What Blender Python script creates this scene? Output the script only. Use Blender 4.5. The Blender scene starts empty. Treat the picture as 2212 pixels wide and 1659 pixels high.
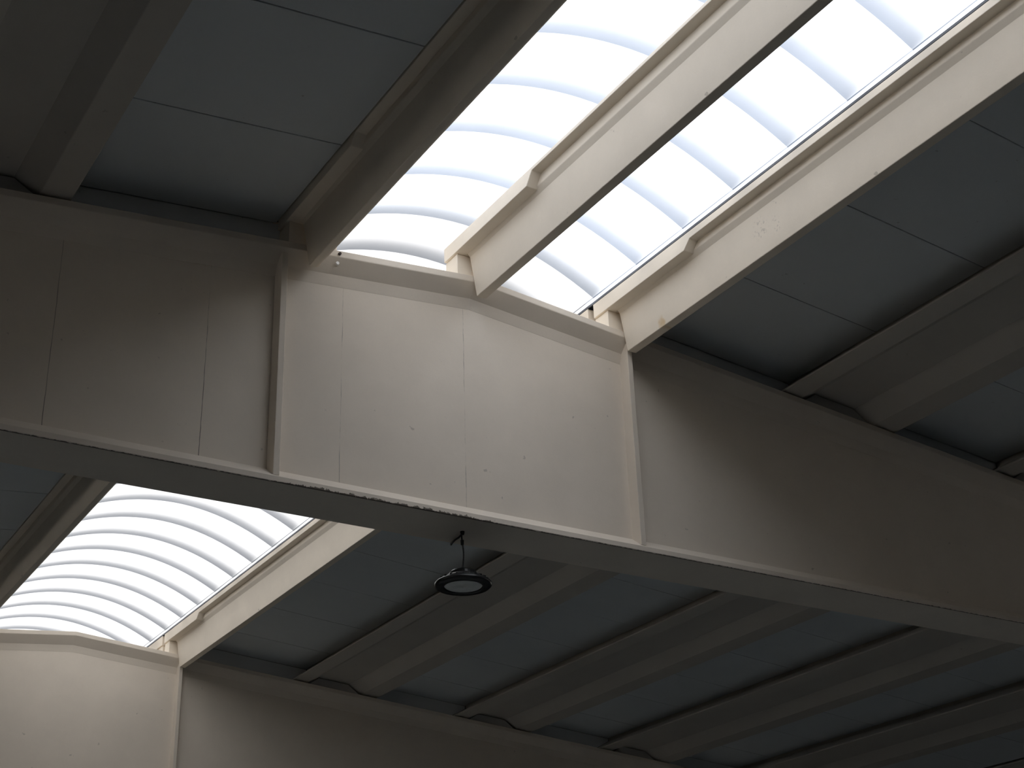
import bpy, bmesh, math, random
from mathutils import Matrix, Vector

# ------------------------------------------------------------------ units
# Survey units (u): camera at the origin, X along the girders, Y along the purlins, Z up.
S = 1.07            # metres per survey unit
H = 4.6             # height of the camera above the hall floor (m): unseen floor set low to even out its bounce light
def W(p): return Vector((p[0]*S, p[1]*S, p[2]*S + H))

scene = bpy.context.scene
C = scene.collection

# ------------------------------------------------------------------ camera
cam_data = bpy.data.cameras.new('camera')
cam = bpy.data.objects.new('camera', cam_data); C.objects.link(cam)
cam_data.sensor_fit = 'HORIZONTAL'; cam_data.sensor_width = 36.0
F_PX = 3188.05
cam_data.lens = F_PX*36.0/2212.0
cam_data.clip_start = 0.05; cam_data.clip_end = 500
yaw, pit, rol = 0.5650, 0.4593, -0.0351
fw = Vector((math.sin(yaw)*math.cos(pit), math.cos(yaw)*math.cos(pit), math.sin(pit)))
rt = Vector((math.cos(yaw), -math.sin(yaw), 0)); up = rt.cross(fw)
rt2 = math.cos(rol)*rt + math.sin(rol)*up; up2 = -math.sin(rol)*rt + math.cos(rol)*up
cam.matrix_world = Matrix(((rt2.x, up2.x, -fw.x, 0), (rt2.y, up2.y, -fw.y, 0), (rt2.z, up2.z, -fw.z, H), (0, 0, 0, 1)))
scene.camera = cam

# ------------------------------------------------------------------ sky, exposure
world = bpy.data.worlds.new('overcast_sky'); scene.world = world
world.use_nodes = True
bg = world.node_tree.nodes['Background']
bg.inputs['Color'].default_value = (1.0, 0.945, 0.88, 1)      # even warm-white overcast
bg.inputs['Strength'].default_value = 2.75
vs = scene.view_settings
vs.view_transform = 'Standard'; vs.look = 'None'; vs.gamma = 1.0; vs.use_curve_mapping = False
vs.exposure = 1.1
scene.cycles.max_bounces = 14; scene.cycles.diffuse_bounces = 8
scene.cycles.transmission_bounces = 8; scene.cycles.glossy_bounces = 3
scene.cycles.use_denoising = True

# ------------------------------------------------------------------ materials
def new_mat(name):
    m = bpy.data.materials.new(name); m.use_nodes = True
    nt = m.node_tree; b = nt.nodes['Principled BSDF']
    return m, nt, b
def mth(nt, op, a, b=None, c=None):
    n = nt.nodes.new('ShaderNodeMath'); n.operation = op
    for i, v in enumerate((a, b, c)):
        if v is None: continue
        if isinstance(v, (int, float)): n.inputs[i].default_value = v
        else: nt.links.new(v, n.inputs[i])
    return n.outputs[0]
def noise(nt, vec, scale, detail=4, rough=0.6):
    n = nt.nodes.new('ShaderNodeTexNoise'); n.inputs['Scale'].default_value = scale
    n.inputs['Detail'].default_value = detail; n.inputs['Roughness'].default_value = rough
    nt.links.new(vec, n.inputs['Vector']); return n.outputs['Fac']
def mixc(nt, fac, a, b):
    n = nt.nodes.new('ShaderNodeMix'); n.data_type = 'RGBA'
    if isinstance(fac, (int, float)): n.inputs[0].default_value = fac
    else: nt.links.new(fac, n.inputs[0])
    for sock, v in ((n.inputs[6], a), (n.inputs[7], b)):
        if isinstance(v, tuple): sock.default_value = (*v, 1)
        else: nt.links.new(v, sock)
    return n.outputs[2]
def smooth(nt, v, lo, hi):
    n = nt.nodes.new('ShaderNodeMapRange'); n.interpolation_type = 'SMOOTHSTEP'
    nt.links.new(v, n.inputs[0]); n.inputs[1].default_value = lo; n.inputs[2].default_value = hi
    return n.outputs[0]
def coords(nt):
    t = nt.nodes.new('ShaderNodeTexCoord'); s = nt.nodes.new('ShaderNodeSeparateXYZ')
    nt.links.new(t.outputs['Object'], s.inputs[0]); return t.outputs['Object'], s.outputs
def concrete(name, base, mottle=0.10, rough=0.8, seams=(), chips=None, spots=True, stain=False):
    """Painted concrete: soft mottling, fine pores, optional form-joint lines (object X) and chipped arris."""
    m, nt, b = new_mat(name)
    vec, xyz = coords(nt)
    col = mixc(nt, mth(nt, 'MULTIPLY', noise(nt, vec, 2.2), 1.0), tuple(c*(1-mottle) for c in base), tuple(min(1, c*(1+mottle)) for c in base))
    col = mixc(nt, mth(nt, 'MULTIPLY', noise(nt, vec, 55, 6, .7), 0.10), col, tuple(c*.55 for c in base))
    if spots:
        sp = smooth(nt, noise(nt, vec, 17, 2, .5), .745, .79)
        col = mixc(nt, mth(nt, 'MULTIPLY', sp, .35), col, (.17, .15, .13))
    for xs, strength in seams:
        wob = mth(nt, 'MULTIPLY', mth(nt, 'SUBTRACT', noise(nt, vec, 6), .5), .012)
        d = mth(nt, 'ABSOLUTE', mth(nt, 'SUBTRACT', mth(nt, 'ADD', xyz[0], wob), xs))
        line = mth(nt, 'SUBTRACT', 1.0, smooth(nt, d, .0008, .0032))
        brk = smooth(nt, noise(nt, vec, 3.1 + xs, 5, .7), .38, .62)
        col = mixc(nt, mth(nt, 'MULTIPLY', mth(nt, 'MULTIPLY', line, brk), strength), col, (.03, .028, .024))
    if stain:
        wv = mth(nt, 'MULTIPLY', mth(nt, 'SUBTRACT', noise(nt, vec, 11, 4, .6), .5), .10)
        dy = mth(nt, 'ADD', mth(nt, 'SUBTRACT', xyz[1], STAIN_Y), wv); dz = mth(nt, 'SUBTRACT', xyz[2], .03)
        d = mth(nt, 'SQRT', mth(nt, 'ADD', mth(nt, 'MULTIPLY', dy, dy), mth(nt, 'MULTIPLY', dz, mth(nt, 'MULTIPLY', dz, .35))))
        col = mixc(nt, mth(nt, 'MULTIPLY', mth(nt, 'SUBTRACT', 1.0, smooth(nt, d, .005, .035)), .55), col, (.62, .40, .14))
        for sy, sz, sr in SCRAPES:
            dy = mth(nt, 'SUBTRACT', xyz[1], sy); dz = mth(nt, 'SUBTRACT', xyz[2], sz)
            d = mth(nt, 'SQRT', mth(nt, 'ADD', mth(nt, 'MULTIPLY', dy, dy), mth(nt, 'MULTIPLY', dz, dz)))
            near = mth(nt, 'SUBTRACT', 1.0, smooth(nt, d, sr*.4, sr))
            fleck = smooth(nt, noise(nt, vec, 60, 4, .6), .56, .62)
            col = mixc(nt, mth(nt, 'MULTIPLY', mth(nt, 'MULTIPLY', near, fleck), .28), col, (.20, .18, .16))
    if chips:
        x0, x1 = chips
        edge = mth(nt, 'MULTIPLY', smooth(nt, xyz[0], x0, x0 + .3), mth(nt, 'SUBTRACT', 1.0, smooth(nt, xyz[0], x1 - .35, x1)))
        lim = mth(nt, 'MULTIPLY', mth(nt, 'SUBTRACT', noise(nt, vec, 26, 8, .75), .38), .085)
        msk = mth(nt, 'LESS_THAN', xyz[2], mth(nt, 'MULTIPLY', lim, mth(nt, 'ADD', mth(nt, 'MULTIPLY', edge, .75), .25)))
        msk = mth(nt, 'MULTIPLY', msk, mth(nt, 'LESS_THAN', xyz[1], .009))
        col = mixc(nt, mth(nt, 'MULTIPLY', msk, .85), col, (.06, .048, .036))
    nt.links.new(col, b.inputs['Base Color'])
    b.inputs['Roughness'].default_value = rough
    b.inputs['Specular IOR Level'].default_value = .25
    bp = nt.nodes.new('ShaderNodeBump'); bp.inputs['Strength'].default_value = .12; bp.inputs['Distance'].default_value = .004
    nt.links.new(noise(nt, vec, 90, 5, .7), bp.inputs['Height']); nt.links.new(bp.outputs[0], b.inputs['Normal'])
    return m
STAIN_Y = 3.86                             # object metres along the purlin
SCRAPES = ((2.80, .17, .09), (2.68, .13, .07))
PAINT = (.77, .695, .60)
PURLIN_LIFT = (.90, .815, .695)  # creamier purlin tone, also lightened to stand in for stronger skylight on it
M = {}
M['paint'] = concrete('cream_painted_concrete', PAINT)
M['purlin_lift'] = concrete('purlin_cream_light_lift', PURLIN_LIFT)
M['web_near'] = concrete('cream_painted_web', PAINT, seams=((-2.62, .8), (-1.755, .85), (-.90, .55), (-.045, .6)))
M['chipped'] = concrete('cream_paint_chipped_arris', PAINT, chips=(-1.4, .2))
M['stained'] = concrete('cream_paint_stained', PURLIN_LIFT, stain=True)
M['plank'] = concrete('plank_concrete', (.55, .515, .46), mottle=.08)
M['mortar'] = concrete('mortar_plug', (.45, .44, .42), mottle=.1)
M['panel'] = concrete('roof_panel_blue_grey', (.67, .705, .72), mottle=.05, rough=.7)
M['closure'] = concrete('closure_strip_grey', (.82, .85, .87), mottle=.05)
M['floor'] = concrete('floor_concrete', (.67, .71, .725), mottle=.12, rough=.6)
M['wall'] = concrete('wall_concrete', (.10, .10, .095), mottle=.1)
M['deck'] = concrete('roof_deck_grey', (.30, .30, .30), spots=False)
def plain(name, col, rough=.5, metal=0.0, spec=.5):
    m, nt, b = new_mat(name)
    vec, _ = coords(nt)
    nt.links.new(mixc(nt, noise(nt, vec, 40, 3), tuple(c*.85 for c in col), tuple(min(1, c*1.12) for c in col)), b.inputs['Base Color'])
    b.inputs['Roughness'].default_value = rough; b.inputs['Metallic'].default_value = metal
    b.inputs['Specular IOR Level'].default_value = spec
    return m
M['black'] = plain('black_powder_coat', (.012, .013, .014), .28)
M['driver'] = plain('dark_metal', (.02, .022, .024), .35, .4)
M['steel'] = plain('zinc_steel', (.35, .36, .37), .35, .9)
M['lens'] = plain('opal_lens', (.78, .80, .77), .45)
M['cable'] = plain('black_cable', (.015, .015, .015), .6)
M['rail'] = plain('grey_aluminium_rail', (.10, .11, .13), .5)
M['white_clip'] = plain('white_plastic', (.9, .9, .88), .5)
M['rust'] = plain('rust_dark', (.05, .035, .03), .8)
def opal(name, col):
    m, nt, b = new_mat(name)
    nt.nodes.remove(b)
    vec, _ = coords(nt)
    t = nt.nodes.new('ShaderNodeBsdfTranslucent')
    c = mixc(nt, noise(nt, vec, 3.0, 5, .65), tuple(x*.93 for x in col), tuple(x*1.06 for x in col))
    nt.links.new(c, t.inputs[0]); nt.links.new(t.outputs[0], nt.nodes['Material Output'].inputs[0])
    return m
M['opal'] = opal('opal_polycarbonate', (.33, .360, .41))
M['opal_grey'] = opal('weathered_opal_polycarbonate', (.243, .256, .277))

# ------------------------------------------------------------------ mesh helpers
def link(name, verts, faces, mat, parent=None, origin=None, bevel=0.0, smooth_shade=False):
    """One mesh object. verts are survey coordinates; stored relative to the parent's (or own) origin in metres."""
    o3 = parent['_o'] if parent is not None else (origin or (0, 0, 0))
    ow = Vector(o3)
    me = bpy.data.meshes.new(name)
    me.from_pydata([W(v) - ow for v in verts], [], faces)
    bm = bmesh.new(); bm.from_mesh(me)
    bmesh.ops.recalc_face_normals(bm, faces=bm.faces[:]); bm.to_mesh(me); bm.free()
    if smooth_shade:
        for p in me.polygons: p.use_smooth = True
    me.materials.append(mat)
    o = bpy.data.objects.new(name, me); C.objects.link(o)
    if parent is not None: o.parent = parent
    else: o.location = ow
    if bevel:
        b = o.modifiers.new('bevel', 'BEVEL'); b.width = bevel; b.segments = 2; b.limit_method = 'ANGLE'; b.angle_limit = math.radians(30)
    return o
roots = []
def thing(name, at, label, cat, group=None):
    o = bpy.data.objects.new(name, None); C.objects.link(o)
    w = W(at); o.location = w; o['_o'] = (w.x, w.y, w.z); o.empty_display_size = .2
    o['label'] = label; o['category'] = cat
    if group: o['group'] = group
    o['kind'] = 'thing'
    roots.append(o); return o
def structure(o): o['kind'] = 'structure'; return o
def prism_y(prof, y0, y1):
    """prof: (x, z) polygon extruded from y0 to y1."""
    n = len(prof)
    v = [(x, y0, z) for x, z in prof] + [(x, y1, z) for x, z in prof]
    f = [tuple(range(n)), tuple(range(2*n-1, n-1, -1))] + [(i, (i+1) % n, n+(i+1) % n, n+i) for i in range(n)]
    return v, f
def prism_x(prof, stations):
    """prof(x) -> (y, z) polygon, lofted along the X stations."""
    rings = [prof(x) for x in stations]; n = len(rings[0]); v = []; f = []
    for x, r in zip(stations, rings): v += [(x, y, z) for y, z in r]
    for k in range(len(stations)-1):
        for i in range(n):
            j = (i+1) % n; f.append((k*n+i, k*n+j, (k+1)*n+j, (k+1)*n+i))
    f += [tuple(range(n)), tuple(range(len(v)-1, len(v)-n-1, -1))]
    return v, f
def box(x0, x1, y0, y1, z0, z1):
    return prism_y([(x0, z0), (x1, z0), (x1, z1), (x0, z1)], y0, y1)
def lathe(cx, cy, prof, seg=48, close=True):
    v = []; f = []; n = len(prof)
    for k in range(seg):
        a = 2*math.pi*k/seg
        v += [(cx + r*math.cos(a), cy + r*math.sin(a), z) for r, z in prof]
    for k in range(seg):
        k2 = (k+1) % seg
        for i in range(n if close else n-1):
            j = (i+1) % n
            f.append((k*n+i, k*n+j, k2*n+j, k2*n+i))
    return v, f
def tube(pts, r, seg=8):
    v = []; f = []
    P = [Vector(p) for p in pts]
    for i, p in enumerate(P):
        d = (P[min(i+1, len(P)-1)] - P[max(i-1, 0)]).normalized()
        a = d.orthogonal().normalized() if abs(d.z) < .9 else Vector((1, 0, 0)); a = (a - d*a.dot(d)).normalized(); b = d.cross(a)
        for k in range(seg):
            t = 2*math.pi*k/seg; q = p + r*(math.cos(t)*a + math.sin(t)*b); v.append(tuple(q))
    for i in range(len(P)-1):
        for k in range(seg):
            k2 = (k+1) % seg; f.append((i*seg+k, i*seg+k2, (i+1)*seg+k2, (i+1)*seg+k))
    f += [tuple(range(seg)), tuple(range(len(v)-1, len(v)-seg-1, -1))]
    return v, f

# ------------------------------------------------------------------ geometry of the hall (survey units)
XR = 4.0                                   # ridge
SL = 0.095                                 # roof pitch
ZB = 3.0                                   # girder soffit
def G(x): return 4.595 - SL*abs(x - XR)    # top of the girder
Y1, Y2 = 6.6826, 14.8456                   # front faces of the two girders
WB = 0.394                                 # girder width
XL, XE = -8.3, 16.3                        # eaves
YF, YE = -1.48, Y2 + WB + 2.6                    # end walls
ZF = -H/S                                  # floor level

# ---- setting: floor, walls
structure(link('floor', *box(XL-.25, XE+.25, YF-.25, YE+.25, ZF-.2, ZF), M['floor'], origin=W((4, 7, ZF))))
def gable(y0, y1, name):
    prof = [(XL-.2, ZF), (XE+.2, ZF), (XE+.2, G(XE)+.28), (5.15, G(5.15)+.28), (5.15, 5.1), (2.85, 5.1), (2.85, G(2.85)+.28), (XL-.2, G(XL)+.28)]
    return structure(link(name, *prism_y(prof, y0, y1), M['wall'], origin=W((4, y0, ZF))))
gable(YF-.2, YF, 'wall_back'); gable(YE, YE+.2, 'wall_front')
structure(link('wall_left', *box(XL-.2, XL, YF, YE, ZF, G(XL)), M['wall'], origin=W((XL, 7, ZF))))
structure(link('wall_right', *box(XE, XE+.2, YF, YE, ZF, G(XE)), M['wall'], origin=W((XE, 7, ZF))))

# ---- girders
def girder(y, label, web_mat, low_mat, bolts=False):
    r = thing('roof_girder', (XR, y, ZB), label, 'girder', None)
    st = [XL, 0.0, XR, 8.0, XE]
    def topf(x):
        g = G(x)
        return [(y, g), (y, g-.042), (y+.07, g-.125), (y+.09, g-.195), (y+WB-.09, g-.195), (y+WB-.07, g-.125), (y+WB, g-.042), (y+WB, g)]
    link('top_flange', *prism_x(topf, st), M['paint'], r, bevel=.004)
    link('web', *prism_x(lambda x: [(y+.09, ZB+.09), (y+.09, G(x)-.19), (y+WB-.09, G(x)-.19), (y+WB-.09, ZB+.09)], st), web_mat, r)
    link('bottom_flange', *prism_x(lambda x: [(y+.005, ZB), (y, ZB+.005), (y, ZB+.033), (y+.09, ZB+.105), (y+WB-.09, ZB+.105), (y+WB, ZB+.033), (y+WB, ZB+.005), (y+WB-.005, ZB)], st), low_mat, r)
    for xs in (2.742, 5.127):
        for yf, yb in ((y+.012, y+.1), (y+WB-.012, y+WB-.1)):
            v = []
            for yy, d in ((yf, 0), (yb, .008)):
                for xx in (xs-d, xs+.037+d):
                    for zz in (ZB+.045 + (abs(yf-yy))*.6, G(xx)-.07): v.append((xx, yy, zz))
            f = [(0, 1, 3, 2), (4, 6, 7, 5), (0, 4, 5, 1), (2, 3, 7, 6), (0, 2, 6, 4), (1, 5, 7, 3)]
            link('stiffener', v, f, M['paint'], r, bevel=.003)
    if bolts:
        def stud(name, x, z, yy, rad, mat, lab):
            v, f = lathe(0, 0, [(0.0001, 0), (rad, 0), (rad*.9, .014), (0.0001, .014)], 10)
            o = link(name, [(x + a, yy - c, z + b) for a, b, c in v], f, mat, r); o['label'] = lab
        stud('bolt', 3.087, G(3.087)-.024, y, .009, M['rust'], 'rusty bolt head')
        stud('fixing_clip', 3.085, G(3.085)-.075, y+.028, .011, M['white_clip'], 'small white plastic clip')
    return r
girder(Y1, 'large cream concrete roof girder crossing the middle of the picture above the lamp', M['web_near'], M['chipped'], True)
girder(Y2, 'farther cream concrete roof girder in the lower left corner, behind the hanging lamp', M['paint'], M['paint'])

# ---- T-shaped purlins along the skylight
def purlin(xc, zb, zn, zf, zt, ya, yb, label, hang_a=True, padw=.15, mat=None, rounded=False):
    """ya, yb: axes of the supports; the web stops at the faces of the girders, the flange runs onto them."""
    r = thing('roof_purlin', (xc, (ya+yb)/2, zb), label, 'purlin', 'cream T-shaped purlins beside the skylights')
    wa, wb = ya + (WB/2 if hang_a else 0) + .004, yb - WB/2 - .004
    foot = [(xc+.034-.030*(1-math.sin(t)), zb+.030*(1-math.cos(t))) for t in [math.pi/2*i/6 for i in range(7)]] if rounded else [(xc+.032, zb)]
    link('web', *prism_y([(xc-.032, zb)] + foot + [(xc+.075, zn-.02), (xc+.10, zn+.012), (xc+.10, zt-.02), (xc-.10, zt-.02), (xc-.10, zn+.012), (xc-.075, zn-.02)], wa, wb), M[mat or 'purlin_lift'], r, bevel=.004)
    a, b = ya + .022, yb - .04
    side = [(a, zt), (a, zn), (wa+.80, zn), (wa+.86, zf), (wb-.86, zf), (wb-.80, zn), (b, zn), (b, zt)]
    n = len(side)
    v = [(xc-.165, yy, zz) for yy, zz in side] + [(xc+.165, yy, zz) for yy, zz in side]
    f = [tuple(range(n)), tuple(range(2*n-1, n-1, -1))] + [(i, (i+1) % n, n+(i+1) % n, n+i) for i in range(n)]
    link('flange', v, f, M['purlin_lift'], r, bevel=.004)
    for y0, y1 in ((yb-WB/2+.02, yb-.035),) + (((ya+.035, ya+WB/2-.02),) if hang_a else ()):
        link('bearing_block', *prism_x(lambda x: [(y0, G(x)+.001), (y1, G(x)+.001), (y1, zn-.002), (y0, zn-.002)], [xc-padw] + ([XR] if abs(xc-XR) < padw else []) + [xc+padw]), M['purlin_lift'], r, bevel=.003)
    return r
A1, A2 = Y1+WB/2, Y2+WB/2
EDGE = (4.35, 4.632, 4.686, 4.735)
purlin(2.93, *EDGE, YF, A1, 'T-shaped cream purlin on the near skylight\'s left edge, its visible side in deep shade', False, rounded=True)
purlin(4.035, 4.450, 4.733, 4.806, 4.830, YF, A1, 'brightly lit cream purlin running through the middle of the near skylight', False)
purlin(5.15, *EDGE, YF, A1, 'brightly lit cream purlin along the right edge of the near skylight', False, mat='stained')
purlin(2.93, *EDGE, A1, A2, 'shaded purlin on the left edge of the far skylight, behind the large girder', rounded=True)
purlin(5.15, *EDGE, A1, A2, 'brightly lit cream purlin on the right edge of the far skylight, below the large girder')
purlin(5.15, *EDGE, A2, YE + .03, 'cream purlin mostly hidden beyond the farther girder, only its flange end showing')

# ---- ribbed planks resting on the girders
PL = [6.45, 8.50, 10.55, 12.60, 14.65]; PW = 1.03
def plank(x0, ya, yb, label, right=True):
    """x0: edge nearest the ridge. Shallow trough between two legs; mortar plugs close it over the girders."""
    s = 1 if right else -1
    X = lambda d: (x0 + d) if right else (2*XR - x0 - d)
    r = thing('roof_plank', (X(PW/2), (ya+yb)/2, G(x0+PW/2)+.02), label, 'roof plank', 'ribbed concrete roof planks')
    Z = lambda d, o: G(x0 + d) + o
    leg = lambda pts: [(X(d), Z(d, o)) for d, o in pts]
    a, b = ya + .012, yb - .012
    link('leg', *prism_y(leg([(0, .02), (.165, .02), (.30, .105), (.30, .27), (.22, .27), (.22, .17), (0, .034)]), a, b), M['plank'], r, bevel=.004)
    link('leg', *prism_y(leg([(.67, .105), (.83, .02), (PW, .02), (PW, .034), (PW-.22, .17), (PW-.22, .27), (.67, .27)]), a, b), M['plank'], r, bevel=.004)
    link('slab', *prism_y(leg([(.298, .1045), (.672, .1045), (.672, .265), (.298, .265)]), a, b), M['plank'], r)
    pts = [(.175, .002), (.30, .092), (.655, .092), (.80, .002)]
    for y0, y1 in ((yb-WB/2+.03, yb-.03),) + (((ya+.03, ya+WB/2-.03),) if ya > 0 else ()):
        link('end_plug', *prism_y(leg(pts), y0, y1), M['mortar'], r)
    return r
for i, lab in enumerate(('dark ribbed roof plank in front of the large girder, right of the lit purlins',
                         'dark ribbed roof plank at the right picture edge, in front of the large girder',
                         'dark ribbed roof plank in front of the large girder, beyond the right edge')):
    plank(PL[i], YF, A1, lab)
for i, lab in enumerate(('ribbed roof plank behind the hanging lamp, next to the lit purlin',
                         'second ribbed roof plank right of the hanging lamp, beyond the large girder',
                         'third ribbed roof plank right of the hanging lamp, beyond the large girder',
                         'fourth ribbed roof plank from the lamp, entering the bottom right corner',
                         'last ribbed roof plank, cut off by the bottom right corner')):
    plank(PL[i], A1, A2, lab)
plank(PL[0], YF, A1, 'very dark ribbed roof plank in the top left corner of the picture', False)
plank(PL[1], YF, A1, 'dark ribbed roof plank beyond the top left corner, out of view', False)
plank(PL[0], A1, A2, 'ribbed roof plank left of the far skylight, hidden beyond the large girder', False)

# ---- ceiling: deck above, roof panels and closure strips as its pieces
deck_prof = [(XL-.2, G(XL-.2)+.275), (2.79, G(2.79)+.275), (2.79, 4.737), (2.86, 4.737), (2.86, G(2.86)+.36), (XL-.2, G(XL-.2)+.36)]
deck_r = [(2*XR + .08 - x, z) for x, z in deck_prof]
v1, f1 = prism_y(deck_prof, YF-.1, YE+.1); v2, f2 = prism_y(deck_r, YF-.1, YE+.1)
oc = W((XR, 7, 4.9))
ceil = structure(link('ceiling', v1 + v2, f1 + [tuple(i+len(v1) for i in q) for q in f2], M['deck'], origin=oc))
ceil['_o'] = (oc.x, oc.y, oc.z)
# (first edge, last edge, height above the girder line, overlap onto the plank ledges)
FL = .203
gaps = [(5.315, PL[0], .205, FL)] + [(PL[i]+PW, PL[i+1], .20, FL) for i in range(3)] + [(PL[3]+PW, PL[4], .055, 0), (PL[4]+PW, XE, .20, FL)]
CL = .022                                  # closure strips stand this far in front of the girder axes
random.seed(4)
PY = .935
for right in (True, False):
    for gi, (xa, xb, off, fl) in enumerate(gaps):
        X = (lambda x: x) if right else (lambda x: 2*XR - x)
        if gi == 0:
            xa = 5.318 if right else 2*XR - 2.762
            if not right: off = .215
        fa, fb = (0 if gi == 0 else fl), (fl if gi < 5 else 0)
        pa, pb = xa - fa + .003, xb + fb - .003                  # panel ends
        cl = [(xa - .13 if gi == 0 else xa + .004, .001), (xb - .004, .001), (xb - .004, .037), (xb + fb, .037 + .63*fb), (xb + fb, off - .002)]
        cl += [(xa - .13, off - .002)] if gi == 0 else [(xa - fa, off - .002), (xa - fa, .037 + .63*fa), (xa + .004, .037)]
        if not fl: cl = [(xa + .004, .001), (xb - .004, .001), (xb - .004, off - .002), (xa + .004, off - .002)]
        for ya, yb in ((YF, A1), (A1, A2)):
            if gi > (5 if right and ya > 0 else 2 if right else 1 if ya < 0 else 0): continue
            edges = [ya + .01]
            y = (5.985 if right else 5.975) if ya < 0 else A1 + .92
            ys = []
            k = y
            while k > ya + .1: ys.append(k); k -= PY
            k = y + PY
            while k < yb - .1: ys.append(k); k += PY
            edges = [ya + (CL if ya > 0 else .01)] + sorted(ys) + [yb - CL]
            for e0, e1 in zip(edges, edges[1:]):
                j = random.uniform(-.0012, .0012)
                link('roof_panel', *prism_y([(X(pa), G(pa)+off+j), (X(pb), G(pb)+off+j), (X(pb), G(pb)+off+.055), (X(pa), G(pa)+off+.055)], e0+.0035, e1-.0035), M['panel'], ceil, bevel=.003)
            for c0, c1 in ((yb-CL+.001, yb-CL+.016),) + (((ya+CL-.016, ya+CL-.001),) if ya > 0 else ()):
                link('closure_strip', *prism_y([(X(x), G(x)+z) for x, z in cl], c0, c1), M['closure'], ceil)

# ---- skylights: arched, lapped opal sheets
XA, XB = 3.02, 4.955
def arch(x):
    t = (x - (XA+XB)/2)/((XB-XA)/2)
    return 5.02 - .27*t*t
PITCH, LAP = .4775, .125
def skylight(name, ks, ya, yb, opal_mat):
    o3 = W(((XA+XB)/2, (ya+yb)/2, 4.75))
    rail = []
    root = bpy.data.objects.new(name, None); C.objects.link(root); root.location = o3
    root['_o'] = (o3.x, o3.y, o3.z); root['kind'] = 'structure'
    NX = 24
    for k in ks:
        yf = 6.788 + PITCH*k                       # crisp far edge
        yn = yf - PITCH                            # where the next sheet's edge shows
        prof = [(yf, 0), (yf-.05, .001), (yn+.12, .004), (yn+.05, .008), (yn, .018), (yn-.05, .034), (yn-.10, .056), (yn-LAP, .080)]
        v = []; f = []
        for i in range(NX+1):
            x = XA + (XB-XA)*i/NX
            t = (x - (XA+XB)/2)/((XB-XA)/2)
            n = Vector((2*.27*t/((XB-XA)/2), 1)).normalized()
            for y, z in prof: v.append((x + n.x*z, y, arch(x) + n.y*z))
        m = len(prof)
        for i in range(NX):
            for j in range(m-1): f.append((i*m+j, i*m+j+1, (i+1)*m+j+1, (i+1)*m+j))
        link('skylight_sheet', v, f, opal_mat, root, smooth_shade=True)
    for x0, x1 in ((4.992, 5.25), (2.82, 3.075)):
        link('sky_leak_cover', *box(x0, x1, ya, yb, 4.759, 4.763), M['rail'], root)  # added cover that blocks sky leaking through the gaps between flange ends
    for x0, x1, xr in ((XB-.005, 5.02, 4.988), (2.95, XA+.005, 2.985)):
        link('edge_strip', [(x0, ya, 4.754), (x1, ya, 4.754), (x1, yb, 4.754), (x0, yb, 4.754)], [(0, 1, 2, 3)], opal_mat, root)
        link('edge_rail', *box(xr-.004, xr+.004, ya, yb, 4.7365, 4.7515), M['rail'], root)
    return root
skylight('window_1', range(-16, 1), YF, A1, M['opal'])
skylight('window_2', range(1, 24), A1, YE, M['opal_grey'])

# ---- hanging lamp
lx, ly = 3.99, 6.88
lamp = thing('high_bay_lamp', (lx, ly, 2.65), 'round black industrial lamp with pale lens, hanging on a cable under the large girder', 'lamp')
zr = 2.664
link('rim', *lathe(lx, ly, [(.108, zr+.004), (.118, zr), (.150, zr), (.162, zr+.012), (.163, zr+.022), (.156, zr+.030), (.108, zr+.030)], 64), M['black'], lamp, smooth_shade=True)
link('housing', *lathe(lx, ly, [(.001, zr+.030), (.150, zr+.030), (.140, zr+.040), (.112, zr+.058), (.082, zr+.070), (.001, zr+.070)], 48), M['driver'], lamp, smooth_shade=True)
for k in range(24):
    a = 2*math.pi*k/24
    v, f = box(.085, .146, -.002, .002, zr+.028, zr+.064)
    v = [(lx + x*math.cos(a) - y*math.sin(a), ly + x*math.sin(a) + y*math.cos(a), z if x < .1 else min(z, zr+.044)) for x, y, z in v]
    link('cooling_fin', v, f, M['driver'], lamp)
link('driver_box', *lathe(lx, ly, [(.001, zr+.066), (.078, zr+.066), (.078, zr+.086), (.070, zr+.094), (.001, zr+.094)], 32), M['black'], lamp)
link('lens', *lathe(lx, ly, [(.001, zr+.002), (.06, zr+.003), (.104, zr+.006), (.109, zr+.012), (.001, zr+.014)], 48), M['lens'], lamp, smooth_shade=True)
ring = [(lx + .014*math.cos(t), ly, zr+.106 + .014*math.sin(t)) for t in [2*math.pi*i/16 for i in range(17)]]
link('eye_hook', *tube(ring, .0035, 6), M['steel'], lamp)
random.seed(2)
drop = [(lx + .004*math.sin(5*t), ly + .003*math.cos(7*t), zr+.116 + (ZB - zr - .122)*t) for t in [i/14 for i in range(15)]]
link('suspension_cable', *tube(drop, .0048, 8), M['cable'], lamp)
link('cable_clip', *lathe(drop[10][0], drop[10][1], [(.001, drop[10][2]-.018), (.009, drop[10][2]-.014), (.010, drop[10][2]+.014), (.001, drop[10][2]+.018)], 10), M['cable'], lamp)
link('ceiling_hook', *lathe(lx, ly, [(.001, ZB-.022), (.010, ZB-.02), (.013, ZB-.004), (.013, ZB-.0005), (.001, ZB-.0005)], 14), M['cable'], lamp)
run = [(lx, ly, ZB-.014), (lx+.004, ly+.05, ZB-.020), (lx+.015, ly+.11, ZB-.012), (lx+.03, ly+.17, ZB-.007), (lx+.042, ly+.205, ZB-.006), (lx+.046, ly+.206, ZB+.02), (lx+.046, ly+.206, ZB+.03)]
link('feed_cable', *tube(run, .0055, 8), M['cable'], lamp)

for o in list(roots) + [ceil] + [x for x in bpy.data.objects if x.get('_o') is not None]:
    if '_o' in o: del o['_o']
